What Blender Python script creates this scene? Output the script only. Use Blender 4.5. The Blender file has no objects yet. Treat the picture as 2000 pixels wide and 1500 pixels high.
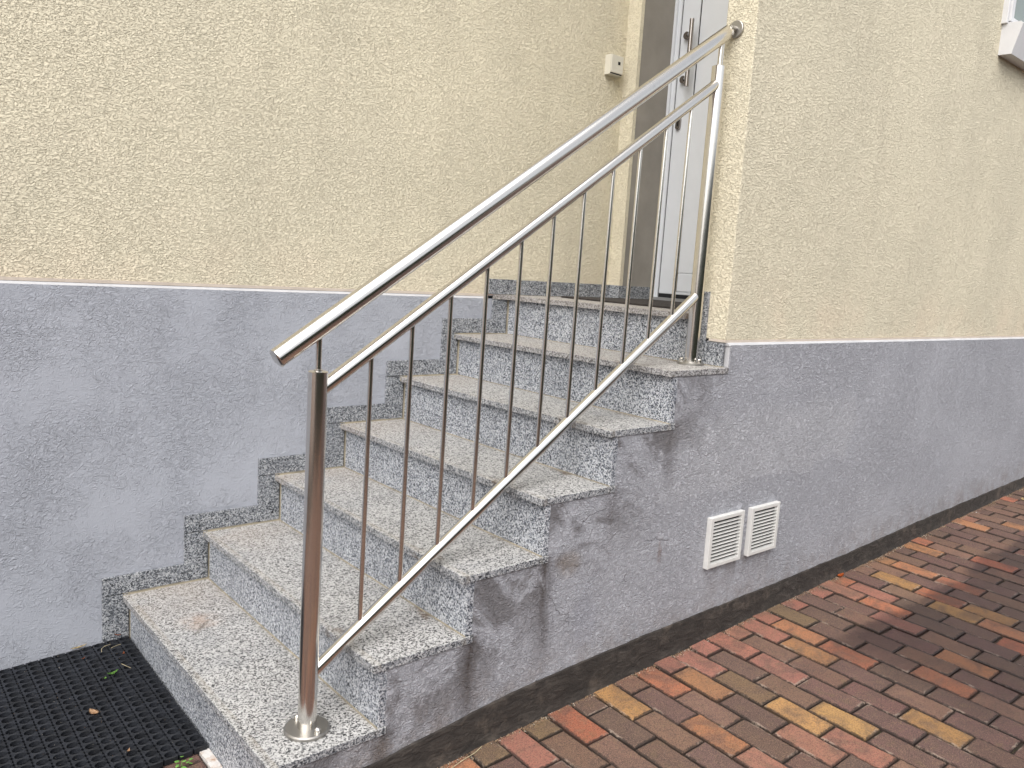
import bpy, bmesh, math, random
from mathutils import Vector, Matrix, noise

random.seed(7)
scene = bpy.context.scene
COL = scene.collection

# ------------------------------------------------------------------ camera
FPX, YAW, PITCH, ROLL = 1576.24, 0.855322, -0.140945, -0.063040
CAM = Vector((-0.716441, -2.705739, 1.301988))
fwd = Vector((math.cos(PITCH)*math.cos(YAW), math.cos(PITCH)*math.sin(YAW), math.sin(PITCH)))
r0 = Vector((math.sin(YAW), -math.cos(YAW), 0.0))
d0 = fwd.cross(r0)
right = r0*math.cos(ROLL) + d0*math.sin(ROLL)
down = -r0*math.sin(ROLL) + d0*math.cos(ROLL)
cam_data = bpy.data.cameras.new('camera')
cam = bpy.data.objects.new('camera', cam_data)
COL.objects.link(cam)
cam_data.sensor_width = 36.0
cam_data.lens = FPX/2000.0*36.0
cam_data.clip_start = 0.02
cam_data.clip_end = 2000.0
m = Matrix.Identity(4)
for r in range(3):
    m[r][0] = right[r]; m[r][1] = -down[r]; m[r][2] = -fwd[r]; m[r][3] = CAM[r]
cam.matrix_world = m
scene.camera = cam

# ------------------------------------------------------------------ light
SUN_EL, SUN_AZ = math.radians(52), math.radians(217)   # azimuth of the sun, counter-clockwise from +x
world = bpy.data.worlds.new('World')
scene.world = world
world.use_nodes = True
wn = world.node_tree
wn.nodes.clear()
sky = wn.nodes.new('ShaderNodeTexSky')
sky.sky_type = 'NISHITA'
sky.sun_disc = False
sky.sun_elevation = SUN_EL
sky.sun_rotation = math.radians(90) - SUN_AZ
sky.air_density = 1.0
sky.dust_density = 4.0
sky.ozone_density = 1.0
hs = wn.nodes.new('ShaderNodeHueSaturation')
hs.inputs['Saturation'].default_value = 0.25
bg = wn.nodes.new('ShaderNodeBackground')
bg.inputs['Strength'].default_value = 0.15
wo = wn.nodes.new('ShaderNodeOutputWorld')
wn.links.new(sky.outputs[0], hs.inputs['Color'])
wn.links.new(hs.outputs[0], bg.inputs['Color'])
wn.links.new(bg.outputs[0], wo.inputs['Surface'])
sd = bpy.data.lights.new('sun', 'SUN')
sd.energy = 1.5
sd.angle = math.radians(80)
sd.color = (1.0, 0.97, 0.93)
sun = bpy.data.objects.new('sun', sd)
COL.objects.link(sun)
sv = Vector((math.cos(SUN_EL)*math.cos(SUN_AZ), math.cos(SUN_EL)*math.sin(SUN_AZ), math.sin(SUN_EL)))
sun.rotation_euler = sv.to_track_quat('Z', 'Y').to_euler()
scene.view_settings.view_transform = 'Standard'
scene.view_settings.look = 'None'
scene.view_settings.exposure = 0.70
scene.view_settings.gamma = 1.0
scene.view_settings.use_curve_mapping = False

# ------------------------------------------------------------------ dimensions
G, H, W = 0.2585, 0.170, 1.1455       # going, rise, width of the flight
T = 0.0195                            # slab thickness
O = 0.021                             # nosing overhang
XE = 1.59                             # face of the building's end beside the post
X2 = 2.22                             # back wall of the landing
XD = 2.47                             # door plane
YF, YP = -1.125, -1.143               # rendered facade, grey plinth in front of it
LEDGE_L, LEDGE_R = 1.172, 1.096
PLINTH_TOP = 1.190


def gz(x, y):
    "height of the paving: rises along the wall, falls away from it"
    x = max(-4.0, min(9.0, x)); y = max(-7.0, min(0.5, y))
    return 0.043*x + 0.02*y + 0.010


# ------------------------------------------------------------------ object helpers
def setp(o, label=None, cat=None, group=None, kind=None):
    if label: o['label'] = label
    if cat: o['category'] = cat
    if group: o['group'] = group
    if kind: o['kind'] = kind
    return o


def empty(name, loc=(0, 0, 0), **k):
    o = bpy.data.objects.new(name, None)
    o.location = loc
    o.empty_display_size = 0.1
    COL.objects.link(o)
    return setp(o, **k)


def link(name, bm, mat, parent=None, smooth=False, **k):
    me = bpy.data.meshes.new(name)
    bm.normal_update()
    if smooth:
        for f in bm.faces: f.smooth = True
    bm.to_mesh(me); bm.free()
    me.materials.append(mat)
    o = bpy.data.objects.new(name, me)
    COL.objects.link(o)
    if parent:
        o.parent = parent
        ml = Matrix.Translation(parent_world(parent)).inverted()
        o.matrix_parent_inverse = ml
    return setp(o, **k)


def parent_world(p):
    v = Vector((0, 0, 0))
    while p is not None and p.type == 'EMPTY':
        v += p.location
        p = p.parent
    return v


def box(bm, x0, x1, y0, y1, z0, z1, bev=0.0):
    vs = [bm.verts.new((x, y, z)) for x in (x0, x1) for y in (y0, y1) for z in (z0, z1)]
    q = [(0, 1, 3, 2), (4, 6, 7, 5), (0, 4, 5, 1), (2, 3, 7, 6), (0, 2, 6, 4), (1, 5, 7, 3)]
    fs = [bm.faces.new([vs[i] for i in f]) for f in q]
    if bev > 0:
        es = list({e for f in fs for e in f.edges})
        bmesh.ops.bevel(bm, geom=es, offset=bev, segments=2, affect='EDGES', profile=0.6)
    return vs


def bxo(name, mat, parent, x0, x1, y0, y1, z0, z1, bev=0.0, **k):
    bm = bmesh.new(); box(bm, x0, x1, y0, y1, z0, z1, bev)
    return link(name, bm, mat, parent, **k)


def prism(bm, pts, axis, a, b):
    "closed polygon pts extruded along an axis from a to b"
    def mk(p, t):
        if axis == 'y': return (p[0], t, p[1])
        if axis == 'x': return (t, p[0], p[1])
        return (p[0], p[1], t)
    A = [bm.verts.new(mk(p, a)) for p in pts]
    B = [bm.verts.new(mk(p, b)) for p in pts]
    n = len(pts)
    bm.faces.new(A); bm.faces.new(B[::-1])
    for i in range(n):
        j = (i+1) % n
        bm.faces.new((A[j], A[i], B[i], B[j]))
    bmesh.ops.recalc_face_normals(bm, faces=bm.faces[:])


def tube(bm, p0, p1, r, n=32, cap=True, r1=None, dome=0.0):
    p0, p1 = Vector(p0), Vector(p1)
    d = (p1-p0).normalized()
    u = d.orthogonal().normalized(); v = d.cross(u)
    r1 = r if r1 is None else r1
    A = [bm.verts.new(p0 + (u*math.cos(t) + v*math.sin(t))*r) for t in [2*math.pi*i/n for i in range(n)]]
    B = [bm.verts.new(p1 + (u*math.cos(t) + v*math.sin(t))*r1) for t in [2*math.pi*i/n for i in range(n)]]
    for i in range(n):
        f = bm.faces.new((A[i], A[(i+1) % n], B[(i+1) % n], B[i])); f.smooth = True
    if cap:
        for ring, c, s, rr in ((A, p0, -1, r), (B, p1, 1, r1)):
            ring = [bm.verts.new(q.co) for q in ring]
            inner = [bm.verts.new(c + (q.co-c)*0.93 + d*s*rr*0.05) for q in ring]
            for i in range(n):
                q = (ring[i], inner[i], inner[(i+1) % n], ring[(i+1) % n])
                bm.faces.new(q if s < 0 else q[::-1])
            if dome > 0:
                prev = inner
                for kk in (0.75, 0.45):
                    nr = [bm.verts.new(c + (w.co-c-d*s*rr*0.05)*kk/0.93*0.93 + d*s*(rr*0.05 + dome*(1-kk*kk))) for w in inner]
                    for i in range(n):
                        q = (prev[i], nr[i], nr[(i+1) % n], prev[(i+1) % n])
                        f = bm.faces.new(q if s < 0 else q[::-1]); f.smooth = True
                    prev = nr
                bm.faces.new(prev[::-1] if s < 0 else prev)
            else:
                bm.faces.new(inner[::-1] if s < 0 else inner)


# ------------------------------------------------------------------ material helpers
class NT:
    def __init__(s, name):
        s.mat = bpy.data.materials.new(name); s.mat.use_nodes = True
        s.t = s.mat.node_tree; s.t.nodes.clear()
        s.out = s.t.nodes.new('ShaderNodeOutputMaterial')
        s.b = s.t.nodes.new('ShaderNodeBsdfPrincipled')
        s.t.links.new(s.b.outputs[0], s.out.inputs['Surface'])
        g = s.t.nodes.new('ShaderNodeNewGeometry')
        s.pos = g.outputs['Position']
        s.nrm = g.outputs['Normal']

    def put(s, inp, v):
        if isinstance(v, bpy.types.NodeSocket): s.t.links.new(v, inp)
        elif isinstance(v, (tuple, list)):
            v = tuple(v)
            inp.default_value = v if len(v) == len(inp.default_value) else v + (1.0,)
        else: inp.default_value = v

    def m(s, op, a, b=0.0, c=0.0, clamp=False):
        n = s.t.nodes.new('ShaderNodeMath'); n.operation = op; n.use_clamp = clamp
        for i, v in enumerate((a, b, c)): s.put(n.inputs[i], v)
        return n.outputs[0]

    def xyz(s):
        n = s.t.nodes.new('ShaderNodeSeparateXYZ'); s.put(n.inputs[0], s.pos)
        return n.outputs

    def scale(s, v, sc, off=(0, 0, 0)):
        n = s.t.nodes.new('ShaderNodeMapping'); s.put(n.inputs['Vector'], v)
        n.inputs['Scale'].default_value = sc; n.inputs['Location'].default_value = off
        return n.outputs[0]

    def noise(s, sc, det=2.0, rough=0.5, dist=0.0, v=None, col=False):
        n = s.t.nodes.new('ShaderNodeTexNoise')
        s.put(n.inputs['Vector'], v if v is not None else s.pos)
        n.inputs['Scale'].default_value = sc; n.inputs['Detail'].default_value = det
        n.inputs['Roughness'].default_value = rough; n.inputs['Distortion'].default_value = dist
        return n.outputs['Color' if col else 'Fac']

    def vor(s, sc, feat='F1', out='Color', v=None, rnd=1.0):
        n = s.t.nodes.new('ShaderNodeTexVoronoi'); n.feature = feat
        s.put(n.inputs['Vector'], v if v is not None else s.pos)
        n.inputs['Scale'].default_value = sc; n.inputs['Randomness'].default_value = rnd
        return n.outputs[out]

    def ramp(s, f, stops, interp='LINEAR'):
        n = s.t.nodes.new('ShaderNodeValToRGB'); s.put(n.inputs[0], f)
        cr = n.color_ramp; cr.interpolation = interp
        while len(cr.elements) < len(stops): cr.elements.new(0.5)
        for e, (p, c) in zip(cr.elements, stops):
            e.position = p
            e.color = (c, c, c, 1) if isinstance(c, (int, float)) else tuple(c) + (1,)
        return n.outputs[0]

    def mix(s, f, a, b, mode='MIX'):
        n = s.t.nodes.new('ShaderNodeMix'); n.data_type = 'RGBA'; n.blend_type = mode
        s.put(n.inputs[0], f); s.put(n.inputs[6], a); s.put(n.inputs[7], b)
        return n.outputs[2]

    def sm(s, x, a, b):
        "smooth step of x between a and b (a may exceed b)"
        n = s.t.nodes.new('ShaderNodeMapRange'); n.interpolation_type = 'SMOOTHSTEP'
        s.put(n.inputs[0], x)
        if a < b: lo, hi, t0, t1 = a, b, 0.0, 1.0
        else: lo, hi, t0, t1 = b, a, 1.0, 0.0
        n.inputs[1].default_value = lo; n.inputs[2].default_value = hi
        n.inputs[3].default_value = t0; n.inputs[4].default_value = t1
        return n.outputs[0]

    def bump(s, h, dist, strength=1.0, nrm=None):
        n = s.t.nodes.new('ShaderNodeBump'); s.put(n.inputs['Height'], h)
        n.inputs['Distance'].default_value = dist; n.inputs['Strength'].default_value = strength
        if nrm is not None: s.put(n.inputs['Normal'], nrm)
        return n.outputs[0]

    def attr(s, name, typ='GEOMETRY'):
        n = s.t.nodes.new('ShaderNodeAttribute'); n.attribute_name = name; n.attribute_type = typ
        return n.outputs

    def done(s, col, rough=0.8, metal=0.0, normal=None, spec=0.5):
        s.put(s.b.inputs['Base Color'], col); s.put(s.b.inputs['Roughness'], rough)
        s.put(s.b.inputs['Metallic'], metal); s.b.inputs['Specular IOR Level'].default_value = spec
        if normal is not None: s.put(s.b.inputs['Normal'], normal)
        return s.mat


def mat_render_yellow():
    n = NT('yellow roughcast render')
    v = n.scale(n.pos, (1.0, 1.0, 1.45))
    a = n.noise(98, 1.2, 0.45, 0.7, v)
    a2 = n.noise(165, 1.0, 0.5, 0.5, v)
    gr = n.noise(300, 2.0, 0.6, 0.0, v)
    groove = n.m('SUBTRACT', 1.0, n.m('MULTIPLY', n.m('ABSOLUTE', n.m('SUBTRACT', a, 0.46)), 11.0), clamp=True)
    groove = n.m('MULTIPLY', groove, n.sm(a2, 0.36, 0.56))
    h = n.m('ADD', n.m('MULTIPLY', groove, -1.0), n.m('ADD', n.m('MULTIPLY', a, 1.1), n.m('ADD', n.m('MULTIPLY', a2, 0.7), n.m('MULTIPLY', gr, 0.25))))
    big = n.noise(1.6, 4.0, 0.6)
    mid = n.noise(9.0, 3.0, 0.6)
    col = n.mix(n.sm(big, 0.35, 0.68), (0.73, 0.67, 0.515), (0.665, 0.612, 0.472))
    col = n.mix(n.m('MULTIPLY', n.sm(mid, 0.45, 0.75), 0.25), col, (0.78, 0.70, 0.55))
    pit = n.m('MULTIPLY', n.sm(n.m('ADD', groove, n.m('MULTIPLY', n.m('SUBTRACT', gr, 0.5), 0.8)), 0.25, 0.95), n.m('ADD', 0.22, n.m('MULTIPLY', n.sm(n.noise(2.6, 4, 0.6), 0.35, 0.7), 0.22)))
    col = n.mix(pit, col, (0.36, 0.30, 0.19))  # grooves darkened in the colour: painted relief shade, plus dirt
    x, y, z = n.xyz()
    run = n.m('MULTIPLY', n.sm(n.noise(3.2, 4, 0.6, 0.2, n.scale(n.pos, (2.2, 2.2, 0.25))), 0.52, 0.72), 0.22)
    col = n.mix(run, col, (0.52, 0.47, 0.36))
    low = n.m('MULTIPLY', n.sm(z, 1.42, 1.12), n.sm(n.noise(4.0, 3), 0.35, 0.7))
    col = n.mix(n.m('MULTIPLY', low, 0.35), col, (0.80, 0.64, 0.48))
    return n.done(col, 0.95, normal=n.bump(h, 0.0026, 1.0), spec=0.2)


def mat_plinth():
    n = NT('grey painted plaster')
    x, y, z = n.xyz()
    v = n.scale(n.pos, (1.0, 1.0, 1.2))
    a = n.noise(62, 3.0, 0.55, 1.6, v)
    worm = n.m('SUBTRACT', 1.0, n.m('MULTIPLY', n.m('ABSOLUTE', n.m('SUBTRACT', a, 0.5)), 6.0), clamp=True)
    patch = n.sm(n.noise(3.2, 3.0, 0.6), 0.30, 0.62)
    fine = n.noise(190, 2.0, 0.6, 0.3)
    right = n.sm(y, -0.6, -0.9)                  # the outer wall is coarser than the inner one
    amp = n.m('ADD', n.m('MULTIPLY', patch, n.m('SUBTRACT', 0.75, n.m('MULTIPLY', right, 0.55))), n.m('ADD', 0.15, n.m('MULTIPLY', right, 0.50)))
    h = n.m('ADD', n.m('MULTIPLY', n.m('MULTIPLY', worm, amp), -0.45),
            n.m('ADD', n.m('MULTIPLY', a, n.m('MULTIPLY', amp, 0.9)), n.m('MULTIPLY', fine, n.m('ADD', 0.08, n.m('MULTIPLY', right, 0.30)))))
    big = n.noise(1.3, 5.0, 0.62, 0.3)
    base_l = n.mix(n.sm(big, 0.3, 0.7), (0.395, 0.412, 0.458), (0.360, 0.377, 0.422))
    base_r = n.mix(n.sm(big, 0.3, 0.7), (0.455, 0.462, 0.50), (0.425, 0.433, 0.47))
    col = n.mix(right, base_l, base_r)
    # lighter repair patch on the outer wall
    pn = n.m('ADD', x, n.m('MULTIPLY', n.noise(5, 3), 0.22))
    pz = n.m('ADD', n.m('SUBTRACT', z, n.m('MULTIPLY', x, 0.02)), n.m('MULTIPLY', n.noise(6, 3), 0.14))
    pt = n.m('MULTIPLY', n.m('MULTIPLY', n.sm(pn, 1.15, 1.75), n.sm(pn, 2.66, 2.60)),
             n.m('MULTIPLY', n.sm(pz, 0.62, 0.66), n.sm(pz, 0.93, 0.84)))
    col = n.mix(n.m('MULTIPLY', n.m('MULTIPLY', pt, right), 0.6), col, (0.52, 0.525, 0.555))
    # rain-washed dirt on the stair wall: streaks below the tread corners, soot below the slabs
    wob = n.m('MULTIPLY', n.m('SUBTRACT', n.noise(7, 3), 0.5), 0.07)
    xs = n.m('ADD', x, wob)
    st = 0.0
    for k, (w, depth, s) in enumerate([(0.030, 0.30, 0.9), (0.034, 0.42, 1.0), (0.036, 0.50, 1.0), (0.03, 0.28, 0.6), (0.03, 0.2, 0.45)]):
        xc = (k+1)*G + 0.035; zt = (k+1)*H
        gx = n.m('SUBTRACT', 1.0, n.m('DIVIDE', n.m('ABSOLUTE', n.m('SUBTRACT', xs, xc)), w*1.5), clamp=True)
        gzz = n.m('MULTIPLY', n.sm(z, zt-depth, zt-0.04), n.sm(z, zt+0.01, zt-0.01))
        st = n.m('MAXIMUM', st, n.m('MULTIPLY', n.m('MULTIPLY', gx, gzz), s))
    sn = n.noise(14, 4.0, 0.7, 0.8, n.scale(n.pos, (1.4, 1, 0.55)))
    st = n.m('MULTIPLY', st, n.sm(sn, 0.26, 0.52))
    diag = n.m('SUBTRACT', n.m('MULTIPLY', x, H/G), z)           # distance below the flight
    grime = n.m('MULTIPLY', n.sm(diag, 0.42, 0.0), n.sm(x, 1.75, 1.25))
    gn = n.noise(5.5, 5.0, 0.65, 0.8)
    grime = n.m('MULTIPLY', grime, n.sm(gn, 0.42, 0.58))
    col = n.mix(n.m('MULTIPLY', n.m('MULTIPLY', grime, right), 0.80), col, (0.125, 0.115, 0.113))
    col = n.mix(n.m('MULTIPLY', n.m('MULTIPLY', st, right), 0.95), col, (0.065, 0.050, 0.042))
    blot = n.m('MULTIPLY', n.sm(n.noise(11, 5.0, 0.7, 1.2), 0.56, 0.70), n.m('MULTIPLY', right, n.sm(x, 1.35, 0.8)))
    col = n.mix(n.m('MULTIPLY', blot, 0.35), col, (0.16, 0.15, 0.15))
    # brown stain with a pale smear
    def spot(cx, cz, rx, rz):
        dx = n.m('DIVIDE', n.m('SUBTRACT', xs, cx), rx); dz = n.m('DIVIDE', n.m('SUBTRACT', z, cz), rz)
        return n.m('SUBTRACT', 1.0, n.m('SQRT', n.m('ADD', n.m('MULTIPLY', dx, dx), n.m('MULTIPLY', dz, dz))), clamp=True)
    col = n.mix(n.m('MULTIPLY', n.m('MULTIPLY', n.sm(spot(0.90, 0.47, 0.07, 0.06), 0.1, 0.8), right), n.m('MULTIPLY', sn, 1.1)), col, (0.20, 0.145, 0.085))
    smear = n.m('MULTIPLY', n.sm(spot(0.985, 0.385, 0.085, 0.045), 0.05, 0.8), n.sm(n.noise(45, 4, 0.75, 1.5), 0.48, 0.62))
    col = n.mix(n.m('MULTIPLY', smear, right), col, (0.50, 0.52, 0.58))
    col = n.mix(n.m('MULTIPLY', n.m('MULTIPLY', n.sm(spot(0.99, 0.27, 0.06, 0.12), 0.0, 0.5), right), 0.5), col, (0.38, 0.39, 0.44))
    rust = n.m('MULTIPLY', n.m('MULTIPLY', n.sm(spot(1.335, 0.40, 0.035, 0.11), 0.1, 0.5), n.sm(sn, 0.45, 0.6)), right)
    col = n.mix(n.m('MULTIPLY', rust, 0.6), col, (0.19, 0.12, 0.09))
    # splash-back dirt above the dark band
    sp = n.m('SUBTRACT', z, n.m('MULTIPLY', x, 0.036))
    spl = n.m('MULTIPLY', n.sm(sp, 0.24, 0.08), n.sm(n.noise(16, 4, 0.7), 0.36, 0.66))
    col = n.mix(n.m('MULTIPLY', n.m('MULTIPLY', spl, right), 0.5), col, (0.25, 0.21, 0.18))
    # darker mottling below the two vents
    vent = n.m('MULTIPLY', n.m('MULTIPLY', n.sm(x, 1.55, 1.62), n.sm(x, 2.02, 1.97)), n.m('MULTIPLY', n.sm(z, 0.18, 0.315), n.sm(sn, 0.4, 0.62)))
    vent = n.m('MULTIPLY', vent, n.sm(z, 0.36, 0.32))
    col = n.mix(n.m('MULTIPLY', n.m('MULTIPLY', vent, right), 0.4), col, (0.16, 0.13, 0.11))
    # hairline cracks
    cr = n.vor(2.3, 'DISTANCE_TO_EDGE', 'Distance', n.mix(0.12, n.pos, n.noise(6, 4, 0.6, 0, None, True)))
    crk = n.m('MULTIPLY', n.m('MULTIPLY', n.sm(cr, 0.004, 0.0), right), n.m('MULTIPLY', n.sm(n.noise(7.1, 2), 0.52, 0.60), n.m('MULTIPLY', n.sm(x, 1.5, 1.3), n.sm(z, 0.15, 0.3))))
    col = n.mix(n.m('MULTIPLY', crk, 0.45), col, (0.10, 0.095, 0.09))
    # darker grains along the grooves of the relief
    pit = n.m('MULTIPLY', n.sm(n.m('ADD', n.m('MULTIPLY', worm, amp), n.m('MULTIPLY', fine, 0.5)), 0.50, 0.95), n.m('ADD', 0.10, n.m('MULTIPLY', right, 0.22)))
    col = n.mix(pit, col, (0.15, 0.15, 0.17))
    top_f = n.sm(z, 1.02, 1.17)
    col = n.mix(n.m('MULTIPLY', n.m('MULTIPLY', top_f, n.sm(n.noise(12, 4, 0.6), 0.5, 0.75)), 0.25), col, (0.27, 0.28, 0.31))  # darker mottling towards the plinth top
    h = n.m('SUBTRACT', n.m('MULTIPLY', h, n.m('ADD', 1.0, n.m('MULTIPLY', right, 0.55))), n.m('MULTIPLY', crk, 0.6))
    return n.done(col, 0.85, normal=n.bump(h, 0.0050, 1.0), spec=0.25)


def mat_granite(kind):
    n = NT('granite ' + kind)
    x, y, z = n.xyz()
    tread = kind == 'tread'
    wv = n.mix(0.012, n.pos, n.noise(90, 2, 0.6, 0, None, True))
    c = n.vor(290, 'F1', 'Color', wv)
    sep = n.t.nodes.new('ShaderNodeSeparateColor'); n.put(sep.inputs[0], c)
    r = sep.outputs[0]
    cl = n.noise(165, 3.0, 0.72)
    f = n.m('ADD', n.m('MULTIPLY', r, 0.62), n.m('MULTIPLY', cl, 0.62))
    f = n.m('SUBTRACT', f, 0.10)
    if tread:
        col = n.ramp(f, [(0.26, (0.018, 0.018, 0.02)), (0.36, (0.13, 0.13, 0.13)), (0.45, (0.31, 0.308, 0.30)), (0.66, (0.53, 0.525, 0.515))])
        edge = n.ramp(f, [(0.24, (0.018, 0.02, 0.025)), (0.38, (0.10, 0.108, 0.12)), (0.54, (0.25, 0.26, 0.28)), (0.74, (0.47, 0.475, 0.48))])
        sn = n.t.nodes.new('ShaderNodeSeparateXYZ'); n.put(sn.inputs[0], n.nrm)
        col = n.mix(n.sm(sn.outputs[2], 0.35, 0.85), edge, col)       # flamed top; edges painted darker as their shade
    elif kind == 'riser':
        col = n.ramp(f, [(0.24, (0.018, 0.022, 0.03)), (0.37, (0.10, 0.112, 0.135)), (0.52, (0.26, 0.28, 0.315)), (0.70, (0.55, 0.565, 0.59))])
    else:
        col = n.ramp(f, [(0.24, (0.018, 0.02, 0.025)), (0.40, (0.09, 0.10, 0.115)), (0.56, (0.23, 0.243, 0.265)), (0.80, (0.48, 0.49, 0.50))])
    big = n.noise(6, 3, 0.6)
    col = n.mix(n.m('MULTIPLY', n.sm(big, 0.45, 0.75), 0.25), col, (0.22, 0.23, 0.25))
    if tread:
        warm = n.m('MULTIPLY', n.sm(y, -0.42, -0.02), n.sm(n.noise(5, 3), 0.25, 0.6))
        up = n.sm(z, 0.80, 1.19)
        warm = n.m('MAXIMUM', n.m('MULTIPLY', warm, 0.28), n.m('MULTIPLY', up, 0.24))
        col = n.mix(warm, col, (0.40, 0.32, 0.25))
        # dirty joint line along the foot of each riser
        fr = n.m('FRACT', n.m('DIVIDE', n.m('SUBTRACT', x, O), G))
        jd = n.m('MULTIPLY', n.sm(fr, 0.90, 1.0), n.sm(n.noise(9, 4, 0.7), 0.30, 0.65))
        col = n.mix(n.m('MULTIPLY', jd, 0.40), col, (0.30, 0.26, 0.20))
        # worn dirt patches under the railing, on the front edge
        yd = n.m('SUBTRACT', 1.0, n.m('DIVIDE', n.m('ABSOLUTE', n.m('ADD', y, 0.96)), 0.085), clamp=True)
        fe = n.sm(fr, 0.84, 0.92)
        fe2 = n.m('MAXIMUM', n.m('MULTIPLY', n.sm(fr, 0.90, 0.93), n.sm(fr, 1.0, 0.97)), n.sm(fr, 0.14, 0.0))
        dn = n.sm(n.noise(30, 5, 0.75), 0.44, 0.62)
        dirt = n.m('MULTIPLY', n.m('MULTIPLY', n.sm(yd, 0.1, 0.8), n.m('MAXIMUM', fe2, fe)), dn)
        col = n.mix(n.m('MULTIPLY', n.m('MULTIPLY', dirt, n.sm(z, 0.24, 0.3)), 0.8), col, (0.12, 0.08, 0.05))
        # brown blemish on the lowest tread
        dx = n.m('SUBTRACT', x, 0.135); dy = n.m('ADD', y, 0.335)
        dd = n.m('SQRT', n.m('ADD', n.m('MULTIPLY', dx, dx), n.m('MULTIPLY', n.m('MULTIPLY', dy, dy), 1.0)))
        bl = n.m('MULTIPLY', n.m('MULTIPLY', n.sm(dd, 0.09, 0.01), n.sm(z, 0.2, 0.18)), n.sm(n.noise(22, 4, 0.7), 0.35, 0.62))
        col = n.mix(n.m('MULTIPLY', bl, 0.55), col, (0.40, 0.29, 0.22))
        dx2 = n.m('SUBTRACT', x, 0.125); dy2 = n.m('ADD', y, 0.375)
        ln = n.m('MULTIPLY', n.sm(n.m('ABSOLUTE', n.m('SUBTRACT', dx2, n.m('MULTIPLY', dy2, 0.9))), 0.014, 0.0), n.sm(n.m('ABSOLUTE', dy2), 0.045, 0.02))
        ln = n.m('MULTIPLY', n.m('MULTIPLY', ln, n.sm(z, 0.2, 0.18)), n.sm(n.noise(60, 3), 0.35, 0.5))
        col = n.mix(n.m('MULTIPLY', ln, 0.7), col, (0.09, 0.075, 0.06))
    else:
        wet = n.m('MULTIPLY', n.sm(n.noise(5, 4, 0.65), 0.52, 0.72), 0.30)
        col = n.mix(wet, col, (0.10, 0.11, 0.13))
    h = n.m('ADD', n.m('MULTIPLY', r, 0.6), n.m('MULTIPLY', n.noise(260, 2), 0.6))
    return n.done(col, 0.62 if tread else 0.5, normal=n.bump(h, 0.0016 if tread else 0.0007, 1.0), spec=0.4)


def mat_steel(name='brushed stainless steel', c=(0.74, 0.715, 0.675), r=0.18):
    n = NT(name)
    x, y, z = n.xyz()
    br = n.noise(60, 3, 0.7, 0, n.scale(n.pos, (1, 1, 14)))
    sm = n.noise(9, 3, 0.6)
    rr = n.m('ADD', r-0.05, n.m('ADD', n.m('MULTIPLY', br, 0.05), n.m('MULTIPLY', sm, 0.06)))
    col = n.mix(n.sm(n.noise(22, 4, 0.7), 0.55, 0.8), c, tuple(q*0.90 for q in c))
    return n.done(col, rr, 1.0, normal=n.bump(n.noise(900, 2, 0.6, 0, n.scale(n.pos, (1, 1, 0.2))), 0.00004, 1.0))


def mat_plain(name, c, r=0.6, metal=0.0, var=0.10, vs=12.0, bump=0.0, bs=200.0, spec=0.4):
    n = NT(name)
    f = n.noise(vs, 4, 0.6)
    col = n.mix(n.sm(f, 0.3, 0.7), tuple(min(1, q*(1+var)) for q in c), tuple(q*(1-var) for q in c))
    nr = n.bump(n.noise(bs, 3, 0.6), bump, 1.0) if bump > 0 else None
    return n.done(col, r, metal, nr, spec)


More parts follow.
